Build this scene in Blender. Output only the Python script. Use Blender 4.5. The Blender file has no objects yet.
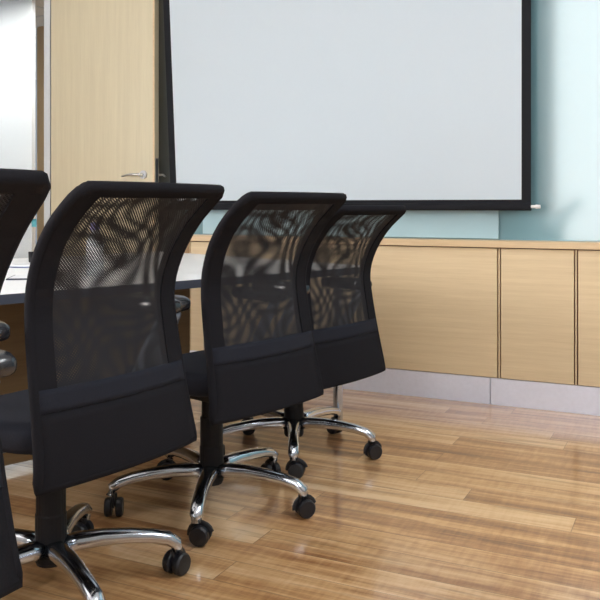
import bpy, bmesh, math, random
from mathutils import Vector, Matrix
random.seed(3)
S = bpy.context.scene
COL = S.collection
F = 820.0; HOR = 206.0; H = 1.0
CA, SA = 0.9007, 0.4345          # room frame: x along the far wall, y towards it

# ---------------------------------------------------------------- materials
def new_mat(name):
    m = bpy.data.materials.new(name); m.use_nodes = True
    nt = m.node_tree; b = nt.nodes['Principled BSDF']
    return m, nt, b
def N(nt, t, **kw):
    n = nt.nodes.new(t)
    for k, v in kw.items(): setattr(n, k, v)
    return n
def mth(nt, op, a, b=None, c=None):
    n = N(nt, 'ShaderNodeMath', operation=op)
    for i, v in enumerate((a, b, c)):
        if v is None: continue
        if isinstance(v, (int, float)): n.inputs[i].default_value = v
        else: nt.links.new(v, n.inputs[i])
    return n.outputs[0]
def mix(nt, f, a, b, mode='MIX'):
    n = N(nt, 'ShaderNodeMix', data_type='RGBA', blend_type=mode)
    for i, v in ((0, f), (6, a), (7, b)):
        if isinstance(v, (int, float)): n.inputs[i].default_value = v
        elif isinstance(v, tuple): n.inputs[i].default_value = (*v, 1)
        else: nt.links.new(v, n.inputs[i])
    return n.outputs[2]
def coords(nt, scale=(1, 1, 1), kind='Object'):
    tc = N(nt, 'ShaderNodeTexCoord'); mp = N(nt, 'ShaderNodeMapping')
    mp.inputs['Scale'].default_value = scale
    nt.links.new(tc.outputs[kind], mp.inputs[0]); return mp.outputs[0]
def noise(nt, vec, scale, detail=4, rough=.5):
    n = N(nt, 'ShaderNodeTexNoise'); n.inputs['Scale'].default_value = scale
    n.inputs['Detail'].default_value = detail; n.inputs['Roughness'].default_value = rough
    nt.links.new(vec, n.inputs['Vector']); return n.outputs[0]
def ramp(nt, fac, stops):
    r = N(nt, 'ShaderNodeValToRGB'); nt.links.new(fac, r.inputs[0])
    e = r.color_ramp.elements
    while len(e) < len(stops): e.new(.5)
    for k, (p, c) in zip(e, stops): k.position = p; k.color = (*c, 1)
    return r.outputs[0]
def bump(nt, b, h, st, dist=.002):
    n = N(nt, 'ShaderNodeBump'); n.inputs['Strength'].default_value = st; n.inputs['Distance'].default_value = dist
    nt.links.new(h, n.inputs['Height']); nt.links.new(n.outputs[0], b.inputs['Normal'])
def simple(name, col, rough=.5, metal=0, spec=.5, grain=.06, gs=60):
    m, nt, b = new_mat(name)
    n = noise(nt, coords(nt), gs)
    nt.links.new(mix(nt, n, tuple(c*(1-grain) for c in col), tuple(min(1, c*(1+grain)) for c in col)), b.inputs['Base Color'])
    b.inputs['Roughness'].default_value = rough; b.inputs['Metallic'].default_value = metal
    b.inputs['Specular IOR Level'].default_value = spec
    return m
def wood(name, c1, c2, scale, rough=.4):
    m, nt, b = new_mat(name)
    v = coords(nt, scale)
    n1 = noise(nt, v, 1.0, 6, .6); n2 = noise(nt, v, 5.0, 3, .7)
    f = mth(nt, 'ADD', mth(nt, 'MULTIPLY', n1, .6), mth(nt, 'MULTIPLY', n2, .4))
    nt.links.new(ramp(nt, f, [(.3, c1), (.7, c2)]), b.inputs['Base Color'])
    b.inputs['Roughness'].default_value = rough
    bump(nt, b, n2, .1); return m

M = {}
M['oak'] = wood('pale_oak', (.65, .50, .30), (.80, .65, .43), (1.2, 1.2, 42))
M['oak_ledge'] = wood('oak_ledge', (.60, .43, .25), (.76, .57, .36), (1.5, 30, 60))
M['oak_shaded'] = wood('shaded_oak', (.30, .17, .08), (.42, .26, .13), (30, 30, 1.5))  # oak darkened to carry the shade of the end bay
M['oak_under'] = wood('brown_veneer', (.15, .09, .04), (.22, .14, .065), (1.2, 1.2, 30))
M['seam'] = simple('dark_brown_edge', (.20, .085, .04), .5)
M['door'] = wood('cream_oak', (.58, .52, .37), (.67, .61, .44), (30, 30, 1.2), .45)
M['black'] = simple('black_fabric', (.0150, .0147, .0185), .95, spec=.12, gs=400, grain=.3)
M['navy'] = simple('navy_fabric_band', (.018, .020, .030), .85, spec=.2, gs=300, grain=.3)
M['plastic'] = simple('black_plastic', (.009, .009, .012), .5, spec=.3)
M['pad'] = simple('armrest_black', (.02, .022, .03), .22, spec=.8)
M['caster'] = simple('caster_black', (.008, .008, .012), .4, spec=.5)
M['chrome'] = simple('polished_aluminium', (.62, .66, .74), .16, 1, gs=20)
M['steel'] = simple('brushed_steel', (.60, .62, .66), .3, 1)
M['dark_steel'] = simple('grey_blue_metal', (.30, .34, .42), .3, .9)
M['table'] = simple('white_laminate', (.90, .91, .93), .3)
M['table_edge'] = simple('slate_edge', (.055, .065, .095), .45)
M['white'] = simple('white_paint', (.86, .88, .90), .6)
M['ceil'] = simple('ceiling_tile', (.82, .83, .83), .8)
M['dark_wall'] = simple('charcoal_dark', (.055, .062, .06), .6)
M['frame'] = simple('pale_grey_frame', (.66, .71, .76), .4)
M['frame_dark'] = simple('dark_gasket', (.05, .055, .06), .5)
M['kick'] = simple('pale_metal_plinth', (.80, .82, .95), .35, .1)
M['screen_white'] = simple('matte_screen', (.58, .66, .73), .8, spec=.1, grain=.01)
M['screen_black'] = simple('black_border', (.009, .010, .014), .7, spec=.2)
M['board'] = simple('glass_board', (.47, .68, .77), .12, spec=.5, grain=.01)
M['wall_blue'] = simple('pale_blue_gloss', (.20, .37, .43), .10, spec=1.0, grain=.02, gs=4)
_b = M['wall_blue'].node_tree.nodes['Principled BSDF']; _b.inputs['Coat Weight'].default_value = 1; _b.inputs['Coat Roughness'].default_value = .10; _b.inputs['Coat IOR'].default_value = 1.6
M['tan'] = wood('tan_panel', (.46, .30, .14), (.54, .37, .18), (20, 20, 1))
M['cream'] = simple('cream_paint', (.74, .62, .41), .6)
M['room'] = simple('warm_white_wall', (.36, .36, .35), .7)
M['paper'] = simple('paper', (.82, .84, .88), .7)
M['blue'] = simple('blue_ink', (.06, .10, .28), .5)
M['teal'] = simple('teal_paper', (.10, .42, .52), .6)
M['purple'] = simple('purple_cap', (.16, .15, .42), .4)
M['bottle'] = simple('milky_plastic', (.62, .68, .72), .2, spec=.6)

def emis(name, col, st):
    m, nt, b = new_mat(name)
    b.inputs['Base Color'].default_value = (.8, .8, .8, 1)
    b.inputs['Emission Color'].default_value = (*col, 1); b.inputs['Emission Strength'].default_value = st
    return m
M['lamp'] = emis('added_lamp_glow', (.93, .97, 1), 18)
M['lamp_hall'] = emis('added_hall_glow', (1, .98, .95), 26)
M['lamp_key'] = emis('key_pane_glow', (1, .95, .91), 34)
M['lamp_cold'] = emis('unseen_window_glow', (.98, .97, .96), 3.1)

# mesh fabric: woven black yarn with open holes
def mesh_mat(name, p, ang, thr, warp=0):
    m, nt, b = new_mat(name)
    b.inputs['Base Color'].default_value = (.02, .02, .026, 1); b.inputs['Roughness'].default_value = .8
    tc = N(nt, 'ShaderNodeTexCoord'); mp = N(nt, 'ShaderNodeMapping')
    mp.inputs['Rotation'].default_value = (0, 0, ang)
    # the weave drifts a little, as stretched cloth does
    nz = N(nt, 'ShaderNodeTexNoise'); nz.inputs['Scale'].default_value = 5.0; nz.inputs['Detail'].default_value = 0
    nt.links.new(tc.outputs['UV'], nz.inputs['Vector'])
    sc = N(nt, 'ShaderNodeVectorMath', operation='SCALE'); nt.links.new(nz.outputs[1], sc.inputs[0]); sc.inputs['Scale'].default_value = warp
    av = N(nt, 'ShaderNodeVectorMath', operation='ADD'); nt.links.new(tc.outputs['UV'], av.inputs[0]); nt.links.new(sc.outputs[0], av.inputs[1])
    nt.links.new(av.outputs[0], mp.inputs[0])
    sp = N(nt, 'ShaderNodeSeparateXYZ'); nt.links.new(mp.outputs[0], sp.inputs[0])
    k = math.pi/p
    a = mth(nt, 'ABSOLUTE', mth(nt, 'SINE', mth(nt, 'MULTIPLY', sp.outputs[0], k)))
    c = mth(nt, 'ABSOLUTE', mth(nt, 'SINE', mth(nt, 'MULTIPLY', sp.outputs[1], k)))
    h = mth(nt, 'GREATER_THAN', mth(nt, 'MULTIPLY', a, c), thr)
    t = N(nt, 'ShaderNodeBsdfTransparent'); mx = N(nt, 'ShaderNodeMixShader')
    nt.links.new(h, mx.inputs[0]); nt.links.new(b.outputs[0], mx.inputs[1]); nt.links.new(t.outputs[0], mx.inputs[2])
    nt.links.new(mx.outputs[0], nt.nodes['Material Output'].inputs[0])
    return m
M['mesh_a'] = mesh_mat('black_mesh_front', .0052, .785, .66)
M['mesh_b'] = mesh_mat('black_mesh_rear', .0055, .74, .55, .035)

def glass_mat():
    m, nt, b = new_mat('clear_glass')
    g = N(nt, 'ShaderNodeBsdfGlossy'); g.inputs['Roughness'].default_value = .03
    t = N(nt, 'ShaderNodeBsdfTransparent'); t.inputs[0].default_value = (.96, .98, .98, 1)
    mx = N(nt, 'ShaderNodeMixShader')
    mx.inputs[0].default_value = .05; nt.links.new(t.outputs[0], mx.inputs[1]); nt.links.new(g.outputs[0], mx.inputs[2])
    nt.links.new(mx.outputs[0], nt.nodes['Material Output'].inputs[0]); return m
M['glass'] = glass_mat()

def floor_mat():
    m, nt, b = new_mat('wood_plank_floor')
    v = coords(nt)
    wd, ln = .125, 1.15
    sp = N(nt, 'ShaderNodeSeparateXYZ'); nt.links.new(v, sp.inputs[0])
    row = mth(nt, 'FLOOR', mth(nt, 'DIVIDE', sp.outputs[1], wd))
    wn = N(nt, 'ShaderNodeTexWhiteNoise', noise_dimensions='1D'); nt.links.new(row, wn.inputs['W'])
    xs = mth(nt, 'ADD', mth(nt, 'DIVIDE', sp.outputs[0], ln), mth(nt, 'MULTIPLY', wn.outputs[0], 7.3))
    cell = mth(nt, 'FLOOR', xs)
    cx = N(nt, 'ShaderNodeCombineXYZ'); nt.links.new(cell, cx.inputs[0]); nt.links.new(row, cx.inputs[1])
    wn2 = N(nt, 'ShaderNodeTexWhiteNoise', noise_dimensions='3D'); nt.links.new(cx.outputs[0], wn2.inputs['Vector'])
    rnd = wn2.outputs[0]
    # grain, shifted per plank
    off = N(nt, 'ShaderNodeVectorMath', operation='SCALE'); nt.links.new(wn2.outputs[1], off.inputs[0]); off.inputs['Scale'].default_value = 9
    ad = N(nt, 'ShaderNodeVectorMath', operation='ADD'); nt.links.new(v, ad.inputs[0]); nt.links.new(off.outputs[0], ad.inputs[1])
    def st(sc):
        mp = N(nt, 'ShaderNodeMapping'); mp.inputs['Scale'].default_value = sc; nt.links.new(ad.outputs[0], mp.inputs[0]); return mp.outputs[0]
    g1 = noise(nt, st((1.3, 17, 1)), 1, 6, .62)
    g2 = noise(nt, st((5, 90, 1)), 1, 4, .7)
    g3 = noise(nt, st((60, 7, 1)), 1, 3, .6)
    blot = noise(nt, st((2.0, 26, 1)), 1, 4, .6)
    f = mth(nt, 'ADD', mth(nt, 'MULTIPLY', g1, .66), mth(nt, 'ADD', mth(nt, 'MULTIPLY', g2, .20), mth(nt, 'MULTIPLY', g3, .14)))
    f = mth(nt, 'ADD', f, mth(nt, 'MULTIPLY', mth(nt, 'SUBTRACT', rnd, .5), .17))
    c = ramp(nt, f, [(.32, (.20, .080, .032)), (.42, (.42, .195, .075)), (.51, (.66, .385, .175)), (.64, (.86, .60, .35))])
    dk = ramp(nt, blot, [(.56, (0, 0, 0)), (.70, (1, 1, 1))])
    c = mix(nt, mth(nt, 'MULTIPLY', dk, .55), c, (.20, .095, .045))
    fy = mth(nt, 'FRACT', mth(nt, 'DIVIDE', sp.outputs[1], wd)); fx = mth(nt, 'FRACT', xs)
    sy = mth(nt, 'LESS_THAN', fy, .018); sx = mth(nt, 'LESS_THAN', fx, .002)
    seam = mth(nt, 'MAXIMUM', sy, sx)
    c = mix(nt, mth(nt, 'MULTIPLY', seam, .6), c, (.07, .035, .02))
    nt.links.new(c, b.inputs['Base Color'])
    rg = mth(nt, 'ADD', .24, mth(nt, 'MULTIPLY', g1, .12)); nt.links.new(rg, b.inputs['Roughness'])
    b.inputs['Specular IOR Level'].default_value = .85; b.inputs['Coat Weight'].default_value = 1; b.inputs['Coat Roughness'].default_value = .12; b.inputs['Coat IOR'].default_value = 1.6
    bump(nt, b, f, .10, .001); return m
M['floor'] = floor_mat()

# ---------------------------------------------------------------- mesh helpers
def obj(name, bm, mat, parent=None, smooth=False, bevel=0, seg=2):
    me = bpy.data.meshes.new(name)
    bmesh.ops.recalc_face_normals(bm, faces=bm.faces)
    bm.to_mesh(me); bm.free()
    for m in (mat if isinstance(mat, (list, tuple)) else [mat]): me.materials.append(M[m])
    if smooth:
        for p in me.polygons: p.use_smooth = True
    o = bpy.data.objects.new(name, me); COL.objects.link(o)
    if parent: o.parent = parent
    if bevel:
        b = o.modifiers.new('bevel', 'BEVEL'); b.width = bevel; b.segments = seg; b.limit_method = 'ANGLE'; b.angle_limit = .6
        for p in me.polygons: p.use_smooth = True
        w = o.modifiers.new('wn', 'WEIGHTED_NORMAL')
    return o
def box(bm, x0, x1, y0, y1, z0, z1, mi=0):
    vs = [bm.verts.new((x, y, z)) for x in (x0, x1) for y in (y0, y1) for z in (z0, z1)]
    for a in ((0,1,3,2), (4,6,7,5), (0,4,5,1), (2,3,7,6), (0,2,6,4), (1,5,7,3)):
        bm.faces.new([vs[i] for i in a]).material_index = mi
def bx(*a): bm = bmesh.new(); box(bm, *a); return bm
def loft(bm, rings, cap=True):
    R = [[bm.verts.new(p) for p in r] for r in rings]
    n = len(R[0])
    for a, b in zip(R, R[1:]):
        for i in range(n): bm.faces.new((a[i], a[(i+1) % n], b[(i+1) % n], b[i]))
    if cap: bm.faces.new(R[0][::-1]); bm.faces.new(R[-1])
def tube(bm, pts, rads, seg=10, flat=1.0, up=Vector((0, 0, 1)), power=2.0):
    """tube along pts; rads = (side, up) radii per point"""
    pts = [Vector(p) for p in pts]; rings = []
    for i, p in enumerate(pts):
        t = (pts[min(i+1, len(pts)-1)]-pts[max(i-1, 0)]).normalized()
        u = up if abs(t.dot(up)) < .97 else Vector((1, 0, 0))
        s = t.cross(u).normalized(); w = s.cross(t).normalized()
        r = rads[i] if isinstance(rads, list) else rads
        ra, rb = r if isinstance(r, tuple) else (r, r)
        ring = []
        for k in range(seg):
            a = 2*math.pi*k/seg; c, d = math.cos(a), math.sin(a)
            c = math.copysign(abs(c)**(2/power), c); d = math.copysign(abs(d)**(2/power), d)
            ring.append(p+s*c*ra+w*d*rb)
        rings.append(ring)
    loft(bm, rings)
def closed_tube(bm, pts, r, seg=8):
    pts = [Vector(p) for p in pts]; n = len(pts); rings = []
    for i, p in enumerate(pts):
        t = (pts[(i+1) % n]-pts[i-1]).normalized()
        u = Vector((1, 0, 0)); s = t.cross(u).normalized(); w = s.cross(t).normalized()
        rings.append([bm.verts.new(p+(s*math.cos(2*math.pi*k/seg)+w*math.sin(2*math.pi*k/seg))*r) for k in range(seg)])
    for i in range(n):
        a, b = rings[i], rings[(i+1) % n]
        for k in range(seg): bm.faces.new((a[k], a[(k+1) % seg], b[(k+1) % seg], b[k]))
def lathe(bm, prof, cx=0, cy=0, seg=24, axis='z', mat=None):
    rings = []
    for r, z in prof:
        ring = []
        for k in range(seg):
            a = 2*math.pi*k/seg
            p = Vector((cx+r*math.cos(a), cy+r*math.sin(a), z)) if mat is None else mat @ Vector((r*math.cos(a), r*math.sin(a), z))
            ring.append(p)
        rings.append(ring)
    loft(bm, rings)
def rbox(bm, x0, x1, y0, y1, z0, z1, r, seg=5):
    """vertical-cornered rounded slab"""
    pl = []
    for cx, cy, a0 in ((x1-r, y1-r, 0), (x0+r, y1-r, 90), (x0+r, y0+r, 180), (x1-r, y0+r, 270)):
        for k in range(seg+1):
            a = math.radians(a0+90*k/seg); pl.append((cx+r*math.cos(a), cy+r*math.sin(a)))
    loft(bm, [[(x, y, z) for x, y in pl] for z in (z0, z1)])
def struct(name, bm, mat, parent=None, **k):
    o = obj(name, bm, mat, parent, **k)
    if parent is None: o['kind'] = 'structure'
    return o
def tag(o, label, cat, group=None):
    o['label'] = label; o['category'] = cat
    if group: o['group'] = group
    return o
def empty(name, loc, rz=0):
    o = bpy.data.objects.new(name, None); COL.objects.link(o)
    o.location = loc; o.rotation_euler = (0, 0, rz); o.empty_display_size = .1
    return o

# pixel of the photo's frame + a world plane -> a point (to lay out real positions)
def at_y(px, Y):
    k = (px-300)/F
    return Y*(k*CA-SA)/(CA+k*SA)          # world x on plane y = Y
def depth(x, y): return -SA*x+CA*y
def zat(py, x, y): return H-(py-HOR)/F*depth(x, y)

# ---------------------------------------------------------------- room
YW = 4.138          # cabinet front
YG = YW+.11         # wall face behind the ledge
XL, XR, YB, ZC = -5.2, 2.6, -.8, 3.4
ZH = 2.75           # corridor ceiling
HY = 9.4            # far end of the corridor beyond the partition

xp0 = at_y(44, YG-.02)      # partition post
xp1 = at_y(50, YG-.02)
xd1 = at_y(163, YG)
struct('floor', bx(XL-.1, XR+.1, YB-.1, HY+.1, -.05, 0), 'floor')
bm = bmesh.new(); box(bm, XL-.1, XR+.1, YB-.1, YG+.1, ZC, ZC+.05); struct('ceiling', bm, 'ceil')
bm = bmesh.new(); box(bm, XL-3, xd1+1.3, YG+.1, HY+.1, ZH, ZH+.05)
o = struct('ceiling_corridor', bm, 'ceil')
# ceiling grid of the corridor
bm = bmesh.new()
for k in range(9): box(bm, XL-3, xd1+1.2, YG+.3+.6*k, YG+.322+.6*k, ZH-.006, ZH-.0005)
for k in range(14): box(bm, XL-3+.6*k, XL-3+.6*k+.022, YG+.12, HY, ZH-.006, ZH-.0005)
struct('trim_1', bm, 'frame')
struct('wall_far', bx(xd1+.16, XR, YG, YG+.1, 0, ZC), 'wall_blue')
struct('wall_far_pier', bx(at_y(157, YG), xd1+.16, YG+.005, YG+.1, 0, ZC), 'dark_wall')  # dark panel filling the strip between door and screen
struct('wall_right', bx(XR, XR+.1, YB, YG+.1, 0, ZC), 'room')
struct('wall_behind', bx(XL, XR, YB-.1, YB, 0, ZC), 'room')
struct('wall_left', bx(XL-.1, XL, YB, YG, 0, ZC), 'room')
struct('wall_over_door', bx(XL, at_y(157, YG), YG, YG+.1, 2.55, ZC), 'white')

# glass partition left of the door
bm = bmesh.new()
box(bm, xp0, xp1, YG-.02, YG+.10, 0, 2.549)
struct('trim_3', bm, 'frame')
wf = bmesh.new(); box(wf, XL, xp0, YG, YG+.06, 0, .06); box(wf, XL, xp0, YG, YG+.06, 2.49, 2.549); box(wf, XL, XL+.05, YG, YG+.06, .06, 2.49)
win = struct('window_1', wf, 'frame')
obj('glass_pane', bx(XL+.051, xp0-.001, YG+.025, YG+.035, .061, 2.489), 'glass', win)
# gasket line beside the door
struct('trim_2', bx(xp1, xp1+.014, YG-.015, YG+.09, 0, 2.549), 'frame_dark')

# door leaf, ajar towards the room
hx = at_y(51.3, YG-.05)
wdoor = at_y(155.5, YG-.09)-hx
dr = empty('door_1', (hx, YG-.03, 0), math.radians(-3)); dr['kind'] = 'structure'
obj('door_leaf', bx(0, wdoor, -.022, .022, .01, 2.53), 'door', dr, bevel=.002)
zh = zat(175, hx+.75, YG-.05)
obj('lock_plate', bx(wdoor, wdoor+.0015, -.014, .014, zh-.16, zh+.10), 'steel', dr)
obj('edge_strip', bx(wdoor-.012, wdoor+.001, -.0235, -.0221, .01, 2.53), 'oak_ledge', dr)
for s, nm in ((-1, 'inner'), (1, 'outer')):
    bm = bmesh.new()
    T = Matrix.Translation((wdoor-.085, s*.022, zh)) @ Matrix.Rotation(math.radians(90*(1 if s < 0 else -1)), 4, 'X')
    lathe(bm, [(.0001, 0), (.027, 0), (.027, .006), (.024, .009), (.011, .009), (.010, .045), (.0001, .048)], mat=T, seg=20)
    h = obj('door_handle', bm, 'steel', dr, smooth=False)
    bm = bmesh.new(); y = s*.062
    tube(bm, [(wdoor-.085, s*.045, zh), (wdoor-.10, y, zh), (wdoor-.14, y, zh+.001), (wdoor-.19, y, zh-.002), (wdoor-.225, y, zh-.010)] if s < 0 else
             [(wdoor-.085, s*.045, zh), (wdoor-.07, y, zh), (wdoor-.04, y, zh), (wdoor+.0, y, zh), (wdoor+.02, y, zh-.012)], [.009, .009, .008, .007, .005], seg=10)
    obj('lever', bm, 'steel', h, smooth=True)
bm = bmesh.new()
T = Matrix.Translation((wdoor-.085, -.022, zh-.07)) @ Matrix.Rotation(math.radians(90), 4, 'X')
lathe(bm, [(.0001, 0), (.02, 0), (.02, .005), (.008, .008), (.0001, .008)], mat=T, seg=18)
obj('lock_cylinder', bm, 'steel', dr)

# corridor beyond
Yc = 7.3
def xy_at(px, Z):                 # point at a given depth
    X = (px-300)/F*Z
    return (X*CA-Z*SA, X*SA+Z*CA)
a = xy_at(32, 6.9)
struct('wall_corridor', bx(a[0]-2.6, a[0], a[1], a[1]+.04, 0, ZH), 'white')
b0 = xy_at(26, 8.1); b1 = xy_at(38, 8.1)
Yb = b0[1]
x38 = at_y(38.5, Yb)
struct('wall_corridor_end', bx(a[0]-.5, x38, Yb, Yb+.1, 0, ZH), 'cream')
struct('wall_corridor_panel', bx(x38, xd1+.4, Yb-.02, Yb+.08, 0, ZH), 'tan')
struct('wall_corridor_right', bx(xd1+.3, xd1+.4, YG+.1, Yb, 0, ZH), 'dark_wall')

# ---------------------------------------------------------------- wall cabinets
x189 = at_y(189, YW)
xe = XR
zl = .826; zt = .792; zk = .133
def cab(x0, x1, name, label):
    t = empty(name, ((x0+x1)/2, YW, 0)); tag(t, label, 'cabinet', None)
    cx = (x0+x1)/2
    obj('cabinet_body', bx(x0-cx+.002, x1-cx-.002, .020, .108, zk, zt-.002), 'seam', t)
    obj('door_panel', bx(x0-cx+.010, x1-cx-.010, 0, .019, zk+.004, zt-.006), 'oak', t, bevel=.0015)
    obj('edge_strip', bx(x0-cx-.003, x0-cx+.003, .001, .019, zk+.004, zt-.006), 'oak', t)
    return t
xs = [x189, at_y(499, YW), at_y(576, YW)]
w2 = xs[2]-xs[1]
xs += [xs[2]+w2, xs[2]+2*w2, xs[2]+3*w2]
labs = ['widest pale oak wall cabinet, below the hanging screen', 'narrow pale oak wall cabinet between the two dark double seams',
        'pale oak wall cabinet cut off by the right edge of the photo']
for i in range(5):
    if xs[i+1] > XR or i > 2: break
    cab(xs[i], xs[i+1], 'wall_cabinet', labs[i])
# recessed end bay, its shade put into the darker oak
t = empty('corner_cabinet', ((x189+xd1)/2+.08, YW, 0)); tag(t, 'recessed end cabinet, shade put into its brown oak, at the left end of the oak row, behind the table', 'cabinet')
cx = (x189+xd1)/2+.08
obj('door_panel', bx(xd1+.165-cx, x189-cx-.003, .055, .105, zk, zt-.002), 'oak_shaded', t)
obj('side_panel', bx(x189-cx-.003, x189-cx+.0015, .0, .105, zk, zt-.002), 'oak_shaded', t)
tag(obj('cabinet_ledge', bx(xd1+.165, xs[3], YW-.018, YG-.001, zt, zl), 'oak_ledge', bevel=.002),
    'long oak ledge running along the top of the wall cabinets', 'ledge')
xk = at_y(490, YW)
for x0, x1, n in ((xd1+.165, xk-.002, '1'), (xk+.002, xs[3], '2')):
    struct('baseboard_far_'+n, bx(x0, x1, YW+.004, YG-.003, 0, zk), 'kick')

# glass board on the wall, its right edge at the seam
xg = at_y(499, YG)
gb = tag(obj('glass_board', bx(xd1+.3, xg, YG-.012, YG-.002, zl+.006, 2.6), 'board', bevel=.001),
    'pale blue glass writing board behind the projection screen', 'board')
# ---------------------------------------------------------------- projection screen
YS = YW+.005
sx1 = at_y(531, YS); sl0 = at_y(171, YS); slt = at_y(163.5, YS)
zb = zat(206, sx1, YS)
scr = empty('projection_screen', ((sx1+sl0)/2, YS, 0)); tag(scr, 'white pull-down projection screen with black border hanging before the wall', 'screen')
cx = (sx1+sl0)/2
ztop = 2.66
def quad_slab(bm, pts, y0, y1):
    a = [bm.verts.new((x, y0, z)) for x, z in pts]; b = [bm.verts.new((x, y1, z)) for x, z in pts]
    n = len(pts)
    bm.faces.new(a); bm.faces.new(b[::-1])
    for i in range(n): bm.faces.new((a[i], b[i], b[(i+1) % n], a[(i+1) % n]))
lean = (sl0-slt)/1.2
def lx(z, inset=0): return sl0-cx-lean*(z-zb)+inset
zf0 = 1.01
bw = .046
bm = bmesh.new()
quad_slab(bm, [(lx(zf0), zf0), (sx1-cx, zf0), (sx1-cx, ztop), (lx(ztop), ztop)], 0, .0012)
obj('black_border', bm, 'screen_black', scr)
bm = bmesh.new()
quad_slab(bm, [(lx(1.032, bw), 1.032), (sx1-cx-bw, 1.032), (sx1-cx-bw, ztop-.06), (lx(ztop-.06, bw), ztop-.06)], -.0008, -.0001)
obj('projection_surface', bm, 'screen_white', scr)
bm = bmesh.new()
rb = .018
tube(bm, [(lx(zb), .0006, .997), (sx1-cx, .0006, .997)], (.013, .020), seg=14, power=3)
bar = obj('bottom_bar', bm, 'screen_black', scr, smooth=False)
bm = bmesh.new()
tube(bm, [(sx1-cx, .0006, .997), (sx1-cx+.022, .0006, .997), (sx1-cx+.022, .0006, .997), (sx1-cx+.045, .0006, .997)], [.008, .008, .011, .009], seg=12)
obj('end_cap', bm, 'white', bar)
bm = bmesh.new(); box(bm, lx(2.7)-.06, sx1-cx+.06, -.05, .07, 2.66, 2.749)
obj('housing', bm, 'white', scr, bevel=.01)

# ---------------------------------------------------------------- unseen lamps added to light room and corridor
def lamp(x, y, w, l, mat, z, label, grp, nm='added_light'):
    t = empty(nm, (x, y, z)); tag(t, label, 'ceiling light', grp)
    f = bmesh.new()
    for b in ((-w/2-.03, -w/2, -l/2-.03, l/2+.03), (w/2, w/2+.03, -l/2-.03, l/2+.03), (-w/2, w/2, -l/2-.03, -l/2), (-w/2, w/2, l/2, l/2+.03)):
        box(f, *b, -.02, -.001)
    obj('frame', f, 'frame', t)
    obj('diffuser', bx(-w/2, w/2, -l/2, l/2, -.014, -.004), mat, t)
    return t
G = 'unseen lamps added to light the meeting room'
for x, y in ((.7, 2.3), (1.9, 2.1), (1.9, .9)):
    lamp(x, y, .6, .6, 'lamp', ZC, 'unseen square lamp added to light the meeting room', G)
G = 'unseen lamps added to brighten the corridor'
for x, y in ((-6.2, 4.62), (-4.2, 4.95)):
    lamp(x, y, 1.3, .25, 'lamp_hall', ZH, 'unseen long lamp added to brighten the corridor beyond the glass', G)

# ---------------------------------------------------------------- table
A0 = Vector((-1.886, 1.884)); A1 = Vector((-1.63, 2.58)); d = (A1-A0).normalized()
corner = A0+d*((3.44-A0.y)/d.y)
ang = math.atan2(d.y, d.x)-math.pi/2
tb = empty('conference_table', (corner.x, corner.y, 0), ang)
tag(tb, 'long white topped conference table with slate edge, behind the row of chairs', 'table')
TW, TL = 1.6, 3.4
bm = bmesh.new(); rbox(bm, -TW, 0, -TL, 0, .7302, .732, .06, 6); obj('tabletop', bm, 'table', tb)
bm = bmesh.new(); rbox(bm, -TW, 0, -TL, 0, .700, .7300, .06, 6); obj('edge_band', bm, 'table_edge', tb)
for (x, y) in ((-.10, -.10), (-TW+.55, -.10), (-.10, -TL+.10), (-TW+.10, -TL+.10)):
    bm = bmesh.new()
    lathe(bm, [(.0001, 0), (.026, 0), (.026, .012), (.0215, .014), (.0215, .699), (.0001, .699)], x, y, 20)
    obj('leg', bm, 'chrome', tb, smooth=False, bevel=0)
for yy in (-.09, -TL+.09): obj('apron', bx(-TW+.14, -.42, yy-.015, yy+.015, .65, .699), 'table_edge', tb)
obj('modesty_panel', bx(-.565, -.545, -TL+.14, -.59, .03, .6995), 'oak_under', tb)

# things on the table: px, and world point on the plane z = table top
def on_table(px, Z):
    return xy_at(px, Z)
zt_ = .7325
# bottle with purple cap seen through the mesh
x, y = on_table(95, 3.15)
bo = empty('water_bottle', (x, y, zt_)); tag(bo, 'pale water bottle with purple cap, seen through the second chair', 'bottle')
bm = bmesh.new(); lathe(bm, [(.0001, 0), (.031, 0), (.033, .006), (.033, .12), (.028, .145), (.014, .165), (.013, .18), (.0001, .18)], seg=24)
obj('bottle_body', bm, 'bottle', bo, smooth=True)
bm = bmesh.new(); lathe(bm, [(.0001, .176), (.0175, .176), (.0175, .202), (.015, .205), (.0001, .205)], seg=24); obj('cap', bm, 'purple', bo)
bm = bmesh.new(); lathe(bm, [(.0338, .06), (.0338, .115)], seg=24); obj('paper_label', bm, 'paper', bo, smooth=True)
# small black cup
x, y = on_table(31.5, 3.9)
cu = empty('black_cup', (x, y, zt_)); tag(cu, 'small black cup on the white table, between the first two chairs', 'cup')
bm = bmesh.new(); lathe(bm, [(.0001, .002), (.012, 0), (.013, .004), (.0145, .050), (.0135, .050), (.012, .006), (.0001, .005)], seg=24); obj('cup_body', bm, 'plastic', cu, smooth=True)
bm = bmesh.new(); closed_tube(bm, [(0, .017+.008*math.cos(a), .028+.013*math.sin(a)) for a in [k*2*math.pi/14 for k in range(14)]], .002, 6); obj('handle', bm, 'plastic', cu, smooth=True)
# notebook and paper, pen
x, y = on_table(33, 3.62)
nb = empty('notebook', (x, y, zt_), math.radians(20)); tag(nb, 'thin blue notebook lying on the table in front of the black cup', 'notebook')
obj('cover', bx(-.09, .09, -.065, .065, 0, .004), 'blue', nb, bevel=.001)
obj('pages', bx(-.088, .088, -.063, .063, .0041, .010), 'paper', nb)
x, y = on_table(27, 3.05)
ph = empty('dark_folder', (x, y, zt_), math.radians(35)); tag(ph, 'flat dark blue folder lying on the table beside the first chair', 'folder')
obj('cover', bx(-.06, .06, -.085, .085, 0, .005), 'table_edge', ph, bevel=.001)
obj('paper_sheet', bx(-.052, .052, -.075, .075, .0051, .0062), 'paper', ph)
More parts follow.
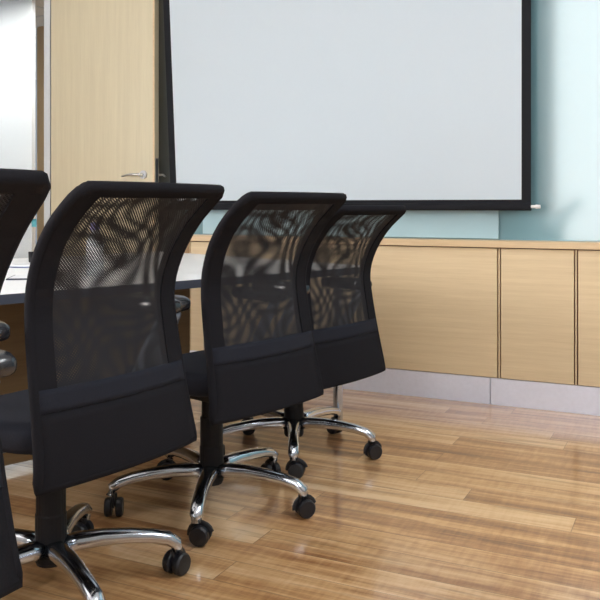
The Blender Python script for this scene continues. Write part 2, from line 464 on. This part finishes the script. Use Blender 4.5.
# teal note stuck to the glass
xn = at_y(31.5, YG)
tag(obj('teal_note', bx(xn-.022, xn+.022, YG+.0235, YG+.0248, zat(227, xn, YG), zat(219, xn, YG)), 'teal'), 'small teal paper note stuck to the glass partition', 'note')

# ---------------------------------------------------------------- office chair (back towards local +x)
PROF = [(.266, .380), (.262, .42), (.247, .50), (.228, .60), (.212, .70), (.207, .76), (.216, .82), (.246, .89), (.294, .955), (.348, 1.004), (.390, 1.036)]
def catmull(P, t):
    n = len(P)-1; f = t*n; i = min(int(f), n-1); f -= i
    p0, p1, p2, p3 = P[max(i-1, 0)], P[i], P[i+1], P[min(i+2, n)]
    return [.5*((2*p1[k])+(-p0[k]+p2[k])*f+(2*p0[k]-5*p1[k]+4*p2[k]-p3[k])*f*f+(-p0[k]+3*p1[k]-3*p2[k]+p3[k])*f**3) for k in range(len(p1))]
def halfw(v):
    w = .221+.026*abs((v-.5)/.5)**1.6
    if v > .72: w -= .022*((v-.72)/.28)**1.5
    if v > .90: q = (v-.90)/.10; w -= .013*(1-math.sqrt(max(0, 1-q*q)))
    return w
def BP(u, v, off=0):
    x, z = catmull(PROF, v); x2, z2 = catmull(PROF, min(v+.01, 1)); x1, z1 = catmull(PROF, max(v-.01, 0))
    tx, tz = x2-x1, z2-z1; l = math.hypot(tx, tz); nx, nz = tz/l, -tx/l      # rearward normal
    x += .022*(1-u*u)
    return Vector((x+nx*off, u*halfw(v), z+nz*off))
def patch(u0, u1, v0, v1, o0, o1, nu=14, nv=12):
    """solid slab following the back surface between offsets o0 and o1"""
    bm = bmesh.new(); g = {}
    for s, o_ in ((0, o0), (1, o1)):
        for i in range(nu+1):
            for j in range(nv+1):
                g[s, i, j] = bm.verts.new(BP(u0+(u1-u0)*i/nu, v0+(v1-v0)*j/nv, o_))
    for i in range(nu):
        for j in range(nv):
            for s in (0, 1): bm.faces.new((g[s, i, j], g[s, i+1, j], g[s, i+1, j+1], g[s, i, j+1]))
    for i in range(nu):
        for j in (0, nv): bm.faces.new((g[0, i, j], g[0, i+1, j], g[1, i+1, j], g[1, i, j]))
    for j in range(nv):
        for i in (0, nu): bm.faces.new((g[0, i, j], g[0, i, j+1], g[1, i, j+1], g[1, i, j]))
    return bm
def sheet(u0, u1, v0, v1, off, nu=20, nv=24):
    bm = bmesh.new(); uv = bm.loops.layers.uv.new('UVMap'); g = {}; co = {}
    # arc length along the profile
    for j in range(nv+1):
        for i in range(nu+1):
            p = BP(u0+(u1-u0)*i/nu, v0+(v1-v0)*j/nv, off)
            g[i, j] = bm.verts.new(p)
    L = [0]
    for j in range(nv): L.append(L[-1]+(g[nu//2, j+1].co-g[nu//2, j].co).length)
    for j in range(nv+1):
        for i in range(nu+1): co[g[i, j]] = (g[i, j].co.y, L[j])
    for i in range(nu):
        for j in range(nv):
            f = bm.faces.new((g[i, j], g[i+1, j], g[i+1, j+1], g[i, j+1]))
            for l in f.loops: l[uv].uv = co[l.vert]
    return bm

def make_chair():
    t = empty('office_chair', (0, 0, 0))
    up = []                                            # parts that ride on the gas lift
    def P(*a, **k):
        o = obj(*a, **k); up.append(o); return o
    # backrest
    LOWV = .235
    VM0, VM1 = .285, .95
    P('mesh_panel', sheet(-.84, .80, VM0-.01, VM1+.005, -.004), 'mesh_a', t, smooth=True)
    P('mesh_panel', sheet(-.84, .80, VM0-.01, VM1+.005, .010), 'mesh_b', t, smooth=True)
    P('side_band', patch(-1, -.80, VM0-.01, VM1+.02, -.010, .014, 3, 20), 'black', t, smooth=False)
    P('side_band', patch(.76, 1, VM0-.01, VM1+.02, -.010, .014, 3, 20), 'black', t, smooth=False)
    P('top_band', patch(-1, 1, VM1, 1, -.012, .014, 24, 6), 'black', t, smooth=True)
    P('waist_band', patch(-1, 1, LOWV, VM0, -.011, .0155, 20, 4), 'navy', t, smooth=True)
    P('lower_cover', patch(-1, 1, 0, LOWV, -.012, .014, 20, 10), 'black', t, smooth=True)
    loop = [BP(-1, v/24, .002) for v in range(25)]+[BP(-1+2*u/14, 1, .002) for u in range(1, 15)]+[BP(1, 1-v/24, .002) for v in range(1, 25)]+[BP(1-2*u/14, 0, .002) for u in range(1, 14)]
    bm = bmesh.new(); closed_tube(bm, loop, .0135, 8); P('back_frame', bm, 'black', t, smooth=True)
    # seat
    bm = bmesh.new(); rings = []
    for z, k in ((.425, .90), (.430, .96), (.445, 1), (.475, 1), (.492, .96), (.498, .88), (.500, .5)):
        ring = []
        for i in range(40):
            a = 2*math.pi*i/40; c, s = math.cos(a), math.sin(a)
            ex = math.copysign(abs(c)**.45, c); ey = math.copysign(abs(s)**.45, s)
            x = -.005+.235*k*ex; zz = z-(.03*max(0, -x-.12)/.12 if z > .44 else 0)
            ring.append((x, .235*k*ey, zz))
        rings.append(ring)
    loft(bm, rings); P('seat', bm, 'navy', t, smooth=True)
    bm = bmesh.new(); box(bm, -.13, .10, -.09, .09, .372, .4245); P('seat_mechanism', bm, 'plastic', t, bevel=.012)
    bm = bmesh.new(); tube(bm, [(.08, 0, .395), (.18, 0, .392), (.235, 0, .405), (.252, 0, .44), (.243, 0, .49)], [(.035, .010)]*5, seg=12)
    P('back_support', bm, 'plastic', t, smooth=True)
    bm = bmesh.new(); tube(bm, [(-.02, -.09, .40), (-.02, -.22, .395), (-.02, -.25, .395)], [.006, .006, .010], seg=8); P('lift_lever', bm, 'plastic', t, smooth=True)
    for s in (-1, 1):
        arm = []
        bm = bmesh.new()
        rings = []
        xs_ = [(-.06, .6, .010), (-.052, .85, .018), (-.03, 1, .022), (.12, 1, .024), (.155, .92, .024), (.175, .78, .018), (.183, .5, .008)]
        for x, k, h in xs_:
            ring = []
            for i in range(16):
                a = 2*math.pi*i/16; c, q = math.cos(a), math.sin(a)
                ring.append((x, s*.276+.036*k*math.copysign(abs(c)**.6, c), .715+h*math.copysign(abs(q)**.7, q)-(.004 if x > .2 else 0)))
            rings.append(ring)
        loft(bm, rings); a = P('armrest', bm, 'pad', t, smooth=True)
        bm = bmesh.new()
        tube(bm, [(.14, s*.276, .694), (.128, s*.276, .668), (.06, s*.273, .56), (.02, s*.268, .47), (.0, s*.26, .418), (-.01, s*.20, .408), (-.01, s*.08, .405)], [(.022, .009)]*7, seg=12, up=Vector((0, 1, 0)), power=3)
        obj('arm_support', bm, 'dark_steel', a, smooth=True)
    # column
    bm = bmesh.new(); lathe(bm, [(.0001, .075), (.036, .075), (.040, .085), (.040, .20), (.038, .205), (.038, .30), (.033, .302), (.033, .3715), (.0001, .3715)], seg=24); obj('column', bm, 'plastic', t, smooth=False)
    # star base
    for k in range(5):
        a = 2*math.pi*k/5; R = Matrix.Rotation(a, 4, 'Z')
        pts = [R @ Vector(p) for p in ((.030, 0, .118), (.07, 0, .124), (.13, 0, .126), (.20, 0, .122), (.26, 0, .114), (.302, 0, .104), (.324, 0, .088), (.329, 0, .066))]
        rd = [(.030, .023), (.027, .022), (.024, .020), (.022, .018), (.021, .017), (.021, .0165), (.021, .0165), (.018, .013)]
        bm = bmesh.new(); tube(bm, pts, rd, seg=16, power=2.6)
        leg = obj('leg', bm, 'chrome', t, smooth=True)
        # caster
        ca = a+random.uniform(-.9, .9)+1.2
        T = Matrix.Translation(R @ Vector((.318, 0, 0))) @ Matrix.Rotation(ca, 4, 'Z')
        bm = bmesh.new()
        for sg in (-1, 1):
            TT = T @ Matrix.Translation((0.012, sg*.006, .030)) @ Matrix.Rotation(math.radians(90)*(-sg), 4, 'X')
            lathe(bm, [(.0001, 0), (.024, 0), (.030, .003), (.030, .017), (.026, .023), (.008, .024), (.0001, .024)], mat=TT, seg=20)
        # hood and stem
        hp = []
        for j in range(9):
            b_ = math.radians(-10+j*22)
            hp.append(T @ Vector((.012-.031*math.cos(b_), 0, .029+.031*math.sin(b_))))
        tube(bm, hp, [(.012, .004)]*9, seg=8, up=(T.to_3x3() @ Vector((0, 1, 0))))
        tube(bm, [T @ Vector((0, 0, .05)), T @ Vector((0, 0, .07))], .009, seg=10)
        obj('caster', bm, 'caster', leg, smooth=False)
    return t, up
chair, UP = make_chair()
upnames = {o.name for o in UP}
def dup(root):
    r = root.copy(); COL.objects.link(r)
    for ch in list(root.children):
        c = ch.copy(); COL.objects.link(c); c.parent = r
        if ch.name in upnames: c['lift'] = 1
        for g in ch.children:
            e = g.copy(); COL.objects.link(e); e.parent = c
    return r
# hub x, y, swivel of the seat and back (deg), star base angle (deg), height change
CH = [(-1.32, .832, -14, 20, .006, 'office chair nearest the camera, mostly cut off by the left edge of the photo'),
      (-1.506, 1.635, -9, 43, .006, 'black mesh office chair, second from the left, blocking the door\'s lower part'),
      (-1.46, 2.345, -15, 6, -.006, 'black mesh office chair, third from the left, overlapping the farthest chair'),
      (-1.475, 3.0, -14, 8, -.046, 'farthest black mesh office chair, lower than the rest, beside the chrome table leg')]
roots = [chair]+[dup(chair) for _ in CH[1:]]
for r, (x, y, sw, ba, dz, lab) in zip(roots, CH):
    r.location = (x, y, 0); r.rotation_euler = (0, 0, math.radians(sw))
    tag(r, lab, 'chair', 'office chairs along the table')
    for c in r.children:
        lifted = c.name in upnames or 'lift' in c
        if 'lift' in c: del c['lift']
        if lifted: c.location.z = dz
        elif c.name.split('.')[0] == 'leg': c.rotation_euler = (0, 0, math.radians(ba-sw))
        elif dz: c.location.z = 0; c.scale.z = (.3715+dz-.0)/.3715

# ---------------------------------------------------------------- light, world, camera
W = bpy.data.worlds.new('world'); S.world = W; W.use_nodes = True
bg = W.node_tree.nodes['Background']; bg.inputs[0].default_value = (.8, .87, 1, 1); bg.inputs[1].default_value = .3
# unseen window added behind the camera, shaped for its reflection in the far wall
xw = at_y(554, 2*YG-YB)
bm = bmesh.new(); box(bm, xw-.05, -.15, YB+.001, YB+.03, .50, 3.38); wn_ = struct('unseen_window', bm, 'frame')
obj('pane', bx(xw, -.20, YB+.0301, YB+.034, .55, 3.35), 'lamp_cold', wn_)

bm = bmesh.new(); box(bm, XL+.001, XL+.03, -1.1, .15, 1.25, 2.6); wl_ = struct('key_pane', bm, 'frame')  # unseen glowing pane added at left to cast the screen's shadow
obj('pane', bx(XL+.0301, XL+.034, -1.05, .10, 1.30, 2.55), 'lamp_key', wl_)

cd = bpy.data.cameras.new('camera'); cam = bpy.data.objects.new('camera', cd); COL.objects.link(cam)
cam.location = (0, 0, H)
cam.rotation_euler = (math.radians(90), 0, math.atan2(SA, CA))
cd.sensor_width = 36; cd.sensor_fit = 'HORIZONTAL'; cd.lens = F*36/600
cd.shift_y = -(300-HOR)/600; cd.clip_start = .02
S.camera = cam
S.view_settings.view_transform = 'Standard'; S.view_settings.look = 'None'
S.view_settings.gamma = 1; S.view_settings.use_curve_mapping = False
S.view_settings.exposure = 0.5
